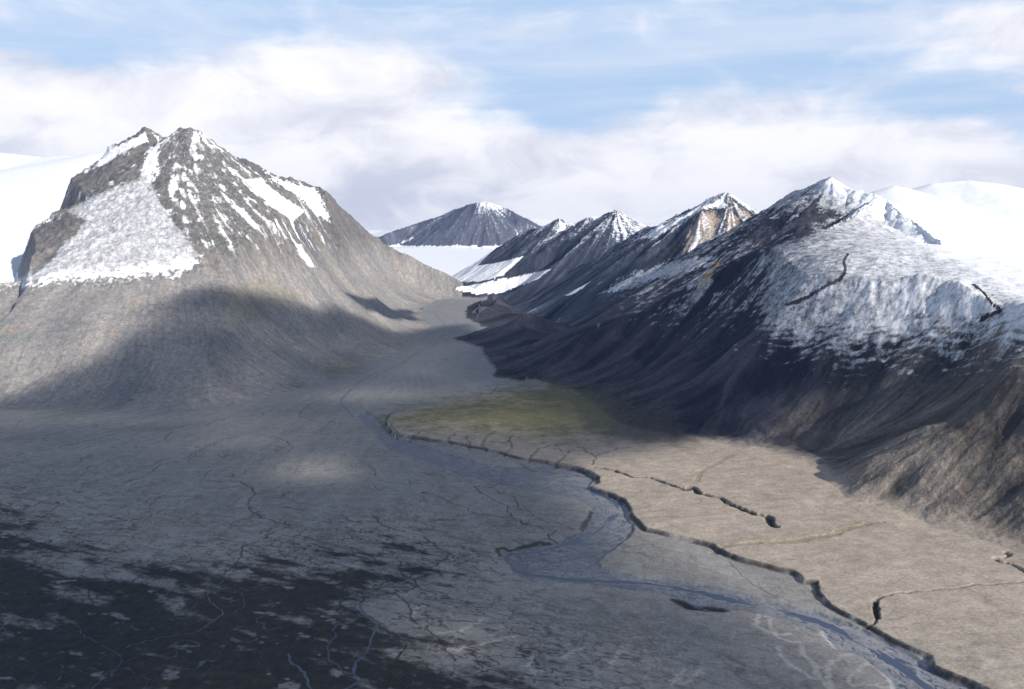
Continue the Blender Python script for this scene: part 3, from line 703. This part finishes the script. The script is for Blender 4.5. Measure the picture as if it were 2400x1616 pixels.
# right mountain: snow above a ragged line
sl_y = np.interp(U, [1000, 1300, 1450, 1560, 1680, 1760, 1800, 1900, 2000, 2150, 2300, 2400, 2700], [600, 600, 640, 690, 700, 690, 730, 775, 785, 770, 770, 765, 760]).astype(f32)
ledge = fbm(xf * .33, yf * .5 + base * 1.6, 34, 4, 241)
line = .12 + (sl_y - V) / 230 + .22 * n120 + .3 * n40 + .55 * ledge * sstep(-160, -10, V - sl_y)
west = sstep(-.1, .45, -(gt.ravel() * np.cos(np.arctan2(xf, yf)) * -1))
gxw = (gr * np.sin(TH)[None, :] + gt * np.cos(TH)[None, :]).ravel()     # dz/dx : positive = slope faces left
facing_valley = sstep(.30, .5, gxw)
Lr = (U - 2045) - (V - 460) * 1.87 + 40 * n120
smax_ = .05 + .15 * sstep(1800, 2200, U) + .03 * sstep(1000, 1300, base) + .48 * sstep(-140, 60, Lr) + .14 * n40 + .16 * fbm(xf, yf, 18, 3, 251) + .10 * n120
left4 = sstep(1830, 1740, U + .25 * (V - 650))
sr = np.minimum(np.clip(line, -1, .85), smax_) - left4 * facing_valley * (.02 + .50 * sstep(.2, -.3, spot + .14 * streak[0] + .16 * streak[1] + .1 * streak[2]))
snow = np.where(g == 4, np.maximum(-1, sr), snow)
def px_line(pts, wpx):
    P = smooth_line(pts, 4, .8, 3)
    m = (U > P[:, 0].min() - 20) & (U < P[:, 0].max() + 20) & (V > P[:, 1].min() - 20) & (V < P[:, 1].max() + 20)
    o_ = np.zeros(NV, f32)
    ix = np.nonzero(m)[0]
    o_[ix] = 1 - sstep(.6, 1.3, line_dist(P, U[ix] + 2 * n40[ix], V[ix]) / wpx)
    return o_


for pts, wp in (([(1986, 596), (1980, 612), (1980, 640), (1962, 658), (1940, 668), (1905, 690), (1870, 706), (1845, 715)], 2.6), ([(2280, 668), (2310, 690), (2325, 712), (2345, 728), (2320, 735), (2300, 750)], 1.8),
                ([(2280, 668), (2290, 676)], 2)):
    snow = np.where(np.isin(g, [4, 5]), snow - 1.0 * px_line(pts, wp), snow)
d = poly_px([(1750, 560), (1800, 520), (1900, 470), (1990, 490), (2010, 478), (1990, 505), (1900, 545), (1830, 560), (1800, 590)], 40, U, V) + 10 * n40
snow = np.where(g == 4, snow - .42 * sstep(-14, 16, d + 26 * n40 + 26 * n120 + 10 * streak[1] - 8), snow)
snow = np.where(g == 5, .8 + .3 * n400 - .55 * sstep(.1, .4, fbm(xf, yf, 160, 4, 231)) * sstep(.2, .45, streak[0] * .3 + .2), snow)
# peaks up the valley: streaked snow on the crests
for gg, lo, hi, bias in ((6, 700, 1300, -.3), (7, 700, 1300, -.15), (8, 900, 1900, -.34)):
    s_ = -.75 + bias + .8 * sstep(lo - 200, hi, base) + .26 * streak[0] + .26 * streak[1] + .22 * streak[2] + .35 * n40 + .3 * n120 + .25 * (gxw < .1)
    snow = np.where(g == gg, np.clip(s_, -1, .5), snow)
snow_poly([(1317, 696), (1353, 677), (1384, 661), (1374, 669), (1343, 690)], 1.0, 3, 3, groups=[0, 4, 6, 7])
snow_poly([(1400, 690), (1470, 640), (1560, 610), (1680, 590), (1700, 610), (1560, 660), (1450, 690)], .15, 14, 20, groups=[4, 6])
snow_poly([(1500, 560), (1540, 530), (1606, 500), (1658, 475), (1700, 464), (1715, 490), (1650, 492), (1600, 520), (1540, 560)], .35, 6, 10, groups=[6])
snow_poly([(908, 583), (968, 555), (970, 560), (915, 585)], .6, 3, 3, groups=[8])
# glaciers
GL1 = [(925, 606), (1000, 605), (1055, 600), (1090, 593), (1124, 585), (1166, 579), (1140, 602), (1118, 623), (1158, 618), (1229, 601), (1183, 643), (1158, 652), (1124, 660), (1080, 661), (1044, 659), (1024, 646), (1008, 650), (993, 646), (1006, 636), (985, 639), (960, 628)]
GL2 = [(1062, 677), (1114, 667), (1183, 654), (1240, 642), (1292, 631), (1261, 654), (1224, 669), (1178, 687), (1119, 691), (1100, 684), (1080, 683)]
far_ok = yf > 10500
gl1 = (poly_px(GL1, 10, U, V) + 2.0 * n40 > 0) & far_ok & (g != 2) & (g != 1) & (g != 8)
gl2 = (poly_px(GL2, 10, U, V) + 2.0 * n40 > 0) & far_ok
snow = np.where(gl1 | gl2, 1.0, snow)
snow = np.where((steep < .15) & ~(gl1 | gl2) & (g != 3) & (yf < 14500), -1, snow)
snow = np.where((base - floor_h < 40) & (yf > 16500), 1, snow)

# ------------------------------------------------------------------ split into objects
reg = np.zeros(NV, np.int8)                      # 0 gravel plain
reg[steep > .28] = g[steep > .28]
reg[(reg == 0) & (terr_in > .5)] = 10            # terrace
reg[(gm > .3) & (terr_in > .5) & (reg < 5)] = 11   # tundra
reg[isriv & (reg == 0)] = 12                     # river
reg[gl1] = 13
reg[gl2] = 14
reg[(reg == 9)] = 9

# ------------------------------------------------------------------ node helpers
def new_mat(name):
    m = bpy.data.materials.new(name)
    m.use_nodes = True
    m.node_tree.nodes.clear()
    return m, m.node_tree.nodes, m.node_tree.links


def math_node(N, L, op, a, b=None, c=None, clamp=False):
    n = N.new('ShaderNodeMath')
    n.operation = op
    n.use_clamp = clamp
    for i, v in enumerate((a, b, c)):
        if v is None:
            continue
        if isinstance(v, (int, float)):
            n.inputs[i].default_value = v
        else:
            L.new(v, n.inputs[i])
    return n.outputs[0]


def smooth_node(N, L, v, a, b):
    n = N.new('ShaderNodeMapRange')
    n.interpolation_type = 'SMOOTHSTEP'
    n.inputs['From Min'].default_value = a
    n.inputs['From Max'].default_value = b
    L.new(v, n.inputs['Value'])
    return n.outputs[0]


def mix_col(N, L, fac, a, b, mode='MIX'):
    n = N.new('ShaderNodeMix')
    n.data_type = 'RGBA'
    n.blend_type = mode
    for sock, v in ((n.inputs[0], fac), (n.inputs[6], a), (n.inputs[7], b)):
        if isinstance(v, (int, float)):
            sock.default_value = v
        elif isinstance(v, tuple):
            sock.default_value = v if len(v) == 4 else v + (1,)
        else:
            L.new(v, sock)
    return n.outputs[2]


def noise_node(N, L, vec, scale, detail=4, rough=.55, w=None):
    n = N.new('ShaderNodeTexNoise')
    n.inputs['Scale'].default_value = scale
    n.inputs['Detail'].default_value = detail
    n.inputs['Roughness'].default_value = rough
    L.new(vec, n.inputs['Vector'])
    return n.outputs['Fac']


def attr(N, name):
    n = N.new('ShaderNodeAttribute')
    n.attribute_name = name
    return n


def terrain_material(name, bump=1.0, rough=.92):
    m, N, L = new_mat(name)
    out = N.new('ShaderNodeOutputMaterial')
    p = N.new('ShaderNodeBsdfPrincipled')
    L.new(p.outputs[0], out.inputs[0])
    tc = N.new('ShaderNodeTexCoord').outputs['Object']
    a = attr(N, 'ground_colour').outputs['Color']
    fine = noise_node(N, L, tc, .11, 5, .65)
    mid = noise_node(N, L, tc, .022, 4, .6)
    var = math_node(N, L, 'MULTIPLY_ADD', fine, 1.5, .25)
    var2 = math_node(N, L, 'MULTIPLY_ADD', mid, .8, .6)
    v = math_node(N, L, 'MULTIPLY', var, var2)
    cmb = N.new('ShaderNodeCombineColor')
    for i in range(3):
        L.new(v, cmb.inputs[i])
    rockc = mix_col(N, L, 1.0, a, cmb.outputs[0], 'MULTIPLY')
    s = attr(N, 'snow').outputs['Fac']
    sn = math_node(N, L, 'ADD', s, math_node(N, L, 'MULTIPLY_ADD', fine, .62, -.31))
    sn = math_node(N, L, 'ADD', sn, math_node(N, L, 'MULTIPLY_ADD', mid, .5, -.25))
    sm = smooth_node(N, L, sn, -.2, .42)
    colr = mix_col(N, L, sm, rockc, (.80, .82, .86))
    w = attr(N, 'water').outputs['Fac']
    wm = smooth_node(N, L, w, .3, .55)
    colr = mix_col(N, L, wm, colr, (.055, .075, .12))
    L.new(colr, p.inputs['Base Color'])
    L.new(math_node(N, L, 'MULTIPLY_ADD', wm, -.5, rough), p.inputs['Roughness'])
    p.inputs['Specular IOR Level'].default_value = .25
    b = N.new('ShaderNodeBump')
    b.inputs['Distance'].default_value = 6.0 * bump
    b.inputs['Strength'].default_value = .55
    hgt = math_node(N, L, 'MULTIPLY', fine, math_node(N, L, 'SUBTRACT', 1.0, math_node(N, L, 'MAXIMUM', wm, math_node(N, L, 'MULTIPLY', sm, .6))))
    L.new(hgt, b.inputs['Height'])
    L.new(b.outputs[0], p.inputs['Normal'])
    return m


MAT_ROCK = terrain_material('weathered_rock_and_snow', 1.6)
MAT_PLAIN = terrain_material('silt_and_gravel', .35)
MAT_TUNDRA = terrain_material('mossy_tundra', .8)
MAT_ICE = terrain_material('glacier_ice', .5, .8)

# ------------------------------------------------------------------ build the meshes
C = bpy.context.scene.collection
co = np.stack([xf, yf, Z], 1).astype(f32)
ij = (np.arange(NR - 1)[:, None] * NC + np.arange(NC - 1)[None, :]).ravel()
quads = np.stack([ij, ij + 1, ij + NC + 1, ij + NC], 1).astype(np.int32)
freg = reg[ij]


def terrain_object(name, code, mat, label, cat, group=None):
    q = quads[np.isin(freg, code)]
    used, invx = np.unique(q, return_inverse=True)
    q = invx.reshape(-1, 4).astype(np.int32)
    me = bpy.data.meshes.new(name)
    me.vertices.add(len(used))
    me.vertices.foreach_set('co', co[used].ravel())
    me.loops.add(q.size)
    me.loops.foreach_set('vertex_index', q.ravel())
    me.polygons.add(len(q))
    me.polygons.foreach_set('loop_start', np.arange(0, q.size, 4, dtype=np.int32))
    me.polygons.foreach_set('loop_total', np.full(len(q), 4, np.int32))
    me.polygons.foreach_set('use_smooth', np.ones(len(q), bool))
    at = me.attributes.new('ground_colour', 'FLOAT_COLOR', 'POINT')
    at.data.foreach_set('color', np.concatenate([np.clip(alb[used], .01, .8), np.ones((len(used), 1), f32)], 1).astype(f32).ravel())
    for nm, arr in (('snow', snow), ('water', water)):
        t = me.attributes.new(nm, 'FLOAT', 'POINT')
        t.data.foreach_set('value', arr[used].astype(f32))
    me.update()
    me.validate()
    me.materials.append(mat)
    o = bpy.data.objects.new(name, me)
    C.objects.link(o)
    o['kind'] = 'structure'
    o['label'] = label
    o['category'] = cat
    if group:
        o['group'] = group
    return o


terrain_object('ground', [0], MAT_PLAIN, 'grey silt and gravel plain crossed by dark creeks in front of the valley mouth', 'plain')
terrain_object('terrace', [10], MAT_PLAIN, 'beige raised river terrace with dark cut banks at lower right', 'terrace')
terrain_object('tundra', [11], MAT_TUNDRA, 'mossy green and ochre fan beside the river bend', 'tundra')
terrain_object('river', [12], MAT_PLAIN, 'blue braided river winding between gravel bars below the terrace', 'river')
terrain_object('mountain', [1], MAT_ROCK, 'grey craggy mountain with spotted snow and scree, left of the valley', 'mountain')
terrain_object('mountain', [2], MAT_ROCK, 'mountain spur behind the craggy one with a bright snow wedge on its flank', 'mountain')
terrain_object('mountain', [4], MAT_ROCK, 'dark brown mountain with snow covered shoulder, right of the valley', 'mountain')
terrain_object('mountain', [6], MAT_ROCK, 'pointed peak with a tan cliff face behind the snowy shoulder', 'mountain')
terrain_object('mountain', [7], MAT_ROCK, 'toothed blue ridge with streaked snow above the two glaciers', 'mountain')
terrain_object('mountain', [8], MAT_ROCK, 'hazy round mountain under cloud at the valley head', 'mountain')
terrain_object('ice_cap', [3], MAT_ICE, 'smooth white ice cap behind the craggy mountain', 'ice cap')
terrain_object('snowfield', [5], MAT_ICE, 'broad white snow domes behind the snowy shoulder', 'snowfield')
terrain_object('snowfield', [9], MAT_ICE, 'distant snow plateau beyond the toothed ridge', 'snowfield')
terrain_object('glacier', [13], MAT_ICE, 'upper white glacier reaching below the hazy round mountain', 'glacier')
terrain_object('glacier', [14], MAT_ICE, 'lower white glacier tongue ending at the valley floor', 'glacier')

# ------------------------------------------------------------------ clouds that shade the plain
Zg, Ug, Vg = Z.reshape(NR, NC), U.reshape(NR, NC), V.reshape(NR, NC)


def hit(sx, sy):
    """first terrain point seen through a photo pixel"""
    j = int(np.argmin(np.abs(TH - math.atan((sx - 1200) / FOC / CP))))
    colv = Vg[:, j]
    k = np.nonzero(colv <= sy)[0]
    i = int(k[0]) if len(k) else NR - 1
    return np.array([X[i, j], Y[i, j], Zg[i, j]])


def cloud(name, outline, alt, thick, label, holes=(), strength=.95, edge=160, cell=70, seed=1):
    """a flat-bottomed bank of cloud whose shadow falls inside an outline on the land"""
    k = (alt - 0.0) / SUN_DIR[2]

    def lift(p):
        h = hit(*p)
        t = (alt - h[2]) / SUN_DIR[2]
        return (h + SUN_DIR * t)[:2]
    P = np.array([lift(p) for p in outline])
    lo, hi = P.min(0) - 500, P.max(0) + 500
    nx, ny = int((hi[0] - lo[0]) / cell) + 1, int((hi[1] - lo[1]) / cell) + 1
    gx, gy = np.meshgrid(np.linspace(lo[0], hi[0], nx), np.linspace(lo[1], hi[1], ny))
    gx, gy = gx.ravel().astype(f32), gy.ravel().astype(f32)
    centres = [lift((h_[0], h_[1])) for h_ in holes]

    def cover(ax, ay):
        d_ = sdf_poly(P, ax, ay) + 150 * fbm(ax, ay, 700, 4, 400 + seed) + 60 * fbm(ax, ay, 220, 3, 410 + seed)
        op = strength * (1 - .28 * sstep(-.1, .5, fbm(ax, ay * .6, 900, 4, 430 + seed)))
        for c, (_, _, rx, ry, a) in zip(centres, holes):
            op = op * (1 - a * np.exp(-((ax - c[0]) / rx) ** 2 - ((ay - c[1]) / ry) ** 2))
        return d_, (sstep(-edge, edge, d_) * np.clip(op, 0, 1)).astype(f32)
    d, al = cover(gx, gy)
    lump = .55 + .45 * fbm(gx, gy, 500, 4, 420 + seed)
    th = np.maximum(0, np.sqrt(np.clip(d + edge, 0, 900) / 900)) * thick * (.5 + lump)
    kx, ky = SUN_DIR[0] / SUN_DIR[2], SUN_DIR[1] / SUN_DIR[2]
    al_top = cover((gx - kx * th).astype(f32), (gy - ky * th).astype(f32))[1] * sstep(-edge, -.3 * edge, d)
    al_bot = cover((gx + .22 * kx * th).astype(f32), (gy + .22 * ky * th).astype(f32))[1] * sstep(-edge, -.3 * edge, d)
    keep = d > -edge
    n = nx * ny
    top = np.stack([gx, gy, alt + th], 1)
    bot = np.stack([gx, gy, alt - .22 * th], 1)
    idx = np.arange(n).reshape(ny, nx)
    a0, a1, a2, a3 = idx[:-1, :-1].ravel(), idx[:-1, 1:].ravel(), idx[1:, 1:].ravel(), idx[1:, :-1].ravel()
    ok = keep[a0] & keep[a1] & keep[a2] & keep[a3]
    fq = np.stack([a0[ok], a1[ok], a2[ok], a3[ok]], 1)
    fb = fq[:, ::-1] + n
    q = np.concatenate([fq, fb])
    used, inv = np.unique(q, return_inverse=True)
    vv = np.concatenate([top, bot])[used]
    me = bpy.data.meshes.new(name)
    me.from_pydata(vv.tolist(), [], inv.reshape(-1, 4).tolist())
    t = me.attributes.new('cloud_cover', 'FLOAT', 'POINT')
    t.data.foreach_set('value', np.concatenate([al_top, al_bot])[used].astype(f32))
    for p_ in me.polygons:
        p_.use_smooth = True
    me.materials.append(MAT_CLOUD)
    o = bpy.data.objects.new(name, me)
    o['kind'] = 'stuff'
    o['label'] = label
    o['category'] = 'cloud'
    C.objects.link(o)
    return o


MAT_CLOUD, cn, cl = new_mat('cloud_vapour')
co_out = cn.new('ShaderNodeOutputMaterial')
mx = cn.new('ShaderNodeMixShader')
tr = cn.new('ShaderNodeBsdfTransparent')
ad = cn.new('ShaderNodeMixShader')
df = cn.new('ShaderNodeBsdfDiffuse')
tl_ = cn.new('ShaderNodeBsdfTranslucent')
df.inputs[0].default_value = (.9, .9, .9, 1)
tl_.inputs[0].default_value = (.9, .9, .9, 1)
cl.new(df.outputs[0], ad.inputs[1])
cl.new(tl_.outputs[0], ad.inputs[2])
cl.new(tr.outputs[0], mx.inputs[1])
cl.new(ad.outputs[0], mx.inputs[2])
cl.new(attr(cn, 'cloud_cover').outputs['Fac'], mx.inputs[0])
cl.new(mx.outputs[0], co_out.inputs[0])

cloud('cloud', [(-500, 1060), (0, 935), (150, 880), (260, 815), (350, 735), (430, 695), (500, 674), (560, 696), (620, 692), (700, 715), (745, 735), (800, 722), (850, 748), (940, 778), (1010, 768), (1090, 760), (1200, 765), (1330, 700), (1430, 640), (1560, 600), (1680, 575), (1780, 575), (1850, 600), (1890, 680), (1950, 765), (2020, 800), (2150, 790), (2330, 785), (2460, 800), (2500, 930), (2330, 930), (2150, 880), (2000, 900), (1900, 940), (1830, 1000),  # outline stretched over the right mountain to shade its west face
                 (1600, 1040), (1420, 1072), (1330, 1130), (1420, 1240), (1550, 1330), (1750, 1425), (2000, 1560), (2150, 1700), (700, 2300), (-900, 1800)],
      3700, 260, 'broad grey cloud bank shading the plain', holes=[(715, 1095, 210, 230, .8), (760, 1110, 120, 130, .6), (880, 925, 480, 330, .7), (60, 1500, 700, 600, -.5), (560, 1030, 420, 300, .4), (250, 985, 800, 200, .4), (40, 968, 300, 120, .5), (1060, 1510, 160, 130, .6), (1130, 985, 450, 260, .6), (960, 850, 420, 1300, .4), (1550, 1330, 250, 250, .5)], strength=.74, edge=210, seed=1)
cloud('cloud', [(815, 690), (880, 700), (960, 730), (990, 752), (930, 748), (860, 728)], 3700, 60, 'small unseen cloud added to shade the valley flank', strength=.8, edge=60, cell=30, seed=7)  # made-up cloud out of view, stands in for the spur's shade

# ------------------------------------------------------------------ haze
def haze_box(x0, x1, y0, y1, z0, z1):
    v = [(x, y, z) for x in (x0, x1) for y in (y0, y1) for z in (z0, z1)]
    fs = [(0, 1, 3, 2), (4, 6, 7, 5), (0, 4, 5, 1), (2, 3, 7, 6), (0, 2, 6, 4), (1, 5, 7, 3)]
    me = bpy.data.meshes.new('haze')
    me.from_pydata(v, [], fs)
    m, N_, L_ = new_mat('thin_air')
    o_ = N_.new('ShaderNodeOutputMaterial')
    pv = N_.new('ShaderNodeVolumePrincipled')
    pv.inputs['Color'].default_value = (.36, .56, 1, 1)
    pv.inputs['Density'].default_value = HAZE
    pv.inputs['Anisotropy'].default_value = .2
    L_.new(pv.outputs[0], o_.inputs['Volume'])
    me.materials.append(m)
    o = bpy.data.objects.new('haze', me)
    o['kind'] = 'stuff'
    o['label'] = 'thin blue mountain haze filling the valley'
    C.objects.link(o)


HAZE = .9e-5
if HAZE:
    haze_box(-36000, 36000, -4000, 36000, float(Z.min()) - 1, float(max(Z.max(), 1100)) + 20)

# ------------------------------------------------------------------ camera, sun, sky
cam = bpy.data.cameras.new('camera')
cam.sensor_width = 36
cam.lens = 18 / math.tan(math.radians(30))
cam.clip_start, cam.clip_end = 1, 400000
co_ = bpy.data.objects.new('camera', cam)
co_.location = (0, 0, H)
co_.rotation_euler = (math.pi / 2 - PITCH, 0, 0)
C.objects.link(co_)
sc = bpy.context.scene
sc.camera = co_

sun = bpy.data.lights.new('sun', 'SUN')
sun.energy = 5.0
sun.angle = math.radians(.5)
sun.color = (1, .93, .84)
so = bpy.data.objects.new('sun', sun)
from mathutils import Vector
so.rotation_euler = Vector(SUN_DIR).to_track_quat('Z', 'Y').to_euler()
so.location = (0, 0, 5000)
C.objects.link(so)

w = bpy.data.worlds.new('World')
sc.world = w
w.use_nodes = True
N, L = w.node_tree.nodes, w.node_tree.links
N.clear()
wo = N.new('ShaderNodeOutputWorld')
bg = N.new('ShaderNodeBackground')
bg.inputs['Strength'].default_value = .1
L.new(bg.outputs[0], wo.inputs[0])
sky = N.new('ShaderNodeTexSky')
sky.sky_type = 'NISHITA'
sky.sun_disc = False
sky.sun_elevation = SUN_EL
sky.sun_rotation = SUN_AZ
sky.altitude = 1000
M = lambda op, a, b=None, c=None, clamp=False: math_node(N, L, op, a, b, c, clamp)
sep = N.new('ShaderNodeSeparateXYZ')
L.new(N.new('ShaderNodeTexCoord').outputs['Generated'], sep.inputs[0])
AZ = M('ARCTAN2', sep.outputs[0], sep.outputs[1])
EL = M('ARCSINE', sep.outputs[2])


def sky_vec(ka, ke, z=0.0):
    c = N.new('ShaderNodeCombineXYZ')
    L.new(M('MULTIPLY', AZ, ka), c.inputs[0])
    L.new(M('MULTIPLY', EL, ke), c.inputs[1])
    c.inputs[2].default_value = z
    return c.outputs[0]


def sky_noise(ka, ke, z, detail=6, rough=.55, dist=0.0):
    n = N.new('ShaderNodeTexNoise')
    n.inputs['Scale'].default_value = 1
    n.inputs['Detail'].default_value = detail
    n.inputs['Roughness'].default_value = rough
    n.inputs['Distortion'].default_value = dist
    L.new(sky_vec(ka, ke, z), n.inputs['Vector'])
    return n.outputs['Fac']


def blob(sx, sy, wx_, wy_, amp):
    r_ = ray(sx, sy)
    a0, e0 = math.atan2(r_[0], r_[1]), math.atan2(r_[2], math.hypot(r_[0], r_[1]))
    da = M('MULTIPLY', M('SUBTRACT', WAZ, a0), FOC / wx_)
    de = M('MULTIPLY', M('SUBTRACT', WEL, e0), FOC / wy_)
    q = M('ADD', M('MULTIPLY', da, da), M('MULTIPLY', de, de))
    return M('MULTIPLY', M('EXPONENT', M('MULTIPLY', q, -1.0)), amp)


def total(items):
    t = items[0]
    for i_ in items[1:]:
        t = M('ADD', t, i_)
    return t


wv1 = sky_noise(9, 14, 3.1, 4, .6)
wv2 = sky_noise(9, 14, 8.7, 4, .6)
WAZ = M('ADD', AZ, M('MULTIPLY_ADD', wv1, .16, -.08))
WEL = M('ADD', EL, M('MULTIPLY_ADD', wv2, .07, -.035))
big = sky_noise(7, 15, .5, 8, .58, .6)
thin = sky_noise(3.2, 30, 5.5, 7, .6, .8)
cov = total([M('MULTIPLY_ADD', big, 1.3, -.62), M('MULTIPLY_ADD', thin, .9, -.36)] + [blob(*b) for b in [
    (300, 240, 480, 120, .75), (1050, 400, 420, 150, .75), (1780, 340, 380, 130, .6), (2250, 400, 330, 110, .6), (2360, 70, 220, 70, .7), (900, 180, 300, 80, .35), (1100, 520, 2500, 110, .5),
    (1330, 240, 230, 75, -.75), (120, 92, 330, 42, -.5), (2330, 258, 170, 55, -.6), (1800, 120, 380, 80, -.35), (620, 60, 300, 40, -.2), (2050, 30, 200, 30, -.3)]])
mask = smooth_node(N, L, cov, -.08, .78)
lum = total([M('MULTIPLY_ADD', sky_noise(11, 20, 12.0, 8, .6, .6), 2.0, -.35)] + [blob(*b) for b in [
    (640, 380, 200, 70, .7), (1680, 410, 140, 110, .6), (1060, 300, 130, 60, .3), (480, 200, 260, 60, .2), (100, 260, 240, 60, .25), (1330, 500, 160, 50, .4), (2080, 310, 180, 60, .3),
    (850, 460, 190, 90, -.75), (140, 165, 220, 55, -.35), (600, 300, 150, 45, -.3), (760, 250, 150, 60, -.25), (1480, 300, 200, 50, -.2), (2000, 250, 250, 40, -.25)]])
ccol = mix_col(N, L, smooth_node(N, L, lum, .0, 1.0), (5.9, 6.1, 7.1), (8.9, 8.8, 9.1))
upper = smooth_node(N, L, EL, .25, .75)
clear = mix_col(N, L, M('MULTIPLY_ADD', upper, -.9, .9), sky.outputs[0], (4.1, 5.6, 7.8))
veil = sky_noise(2.5, 22, 21.0, 6, .62, .5)
clear = mix_col(N, L, M('MULTIPLY', smooth_node(N, L, veil, .38, .72), M('MULTIPLY_ADD', upper, -.7, .7)), clear, (6.2, 6.8, 8.1))
mask = M('MULTIPLY', mask, M('MULTIPLY_ADD', upper, -.6, 1.0))
L.new(mix_col(N, L, mask, clear, ccol), bg.inputs['Color'])

sc.view_settings.view_transform = 'Standard'
sc.view_settings.look = 'None'
sc.view_settings.exposure = .3
sc.view_settings.gamma = 1
sc.cycles.use_denoising = True
sc.cycles.volume_bounces = 0
sc.cycles.max_bounces = 4
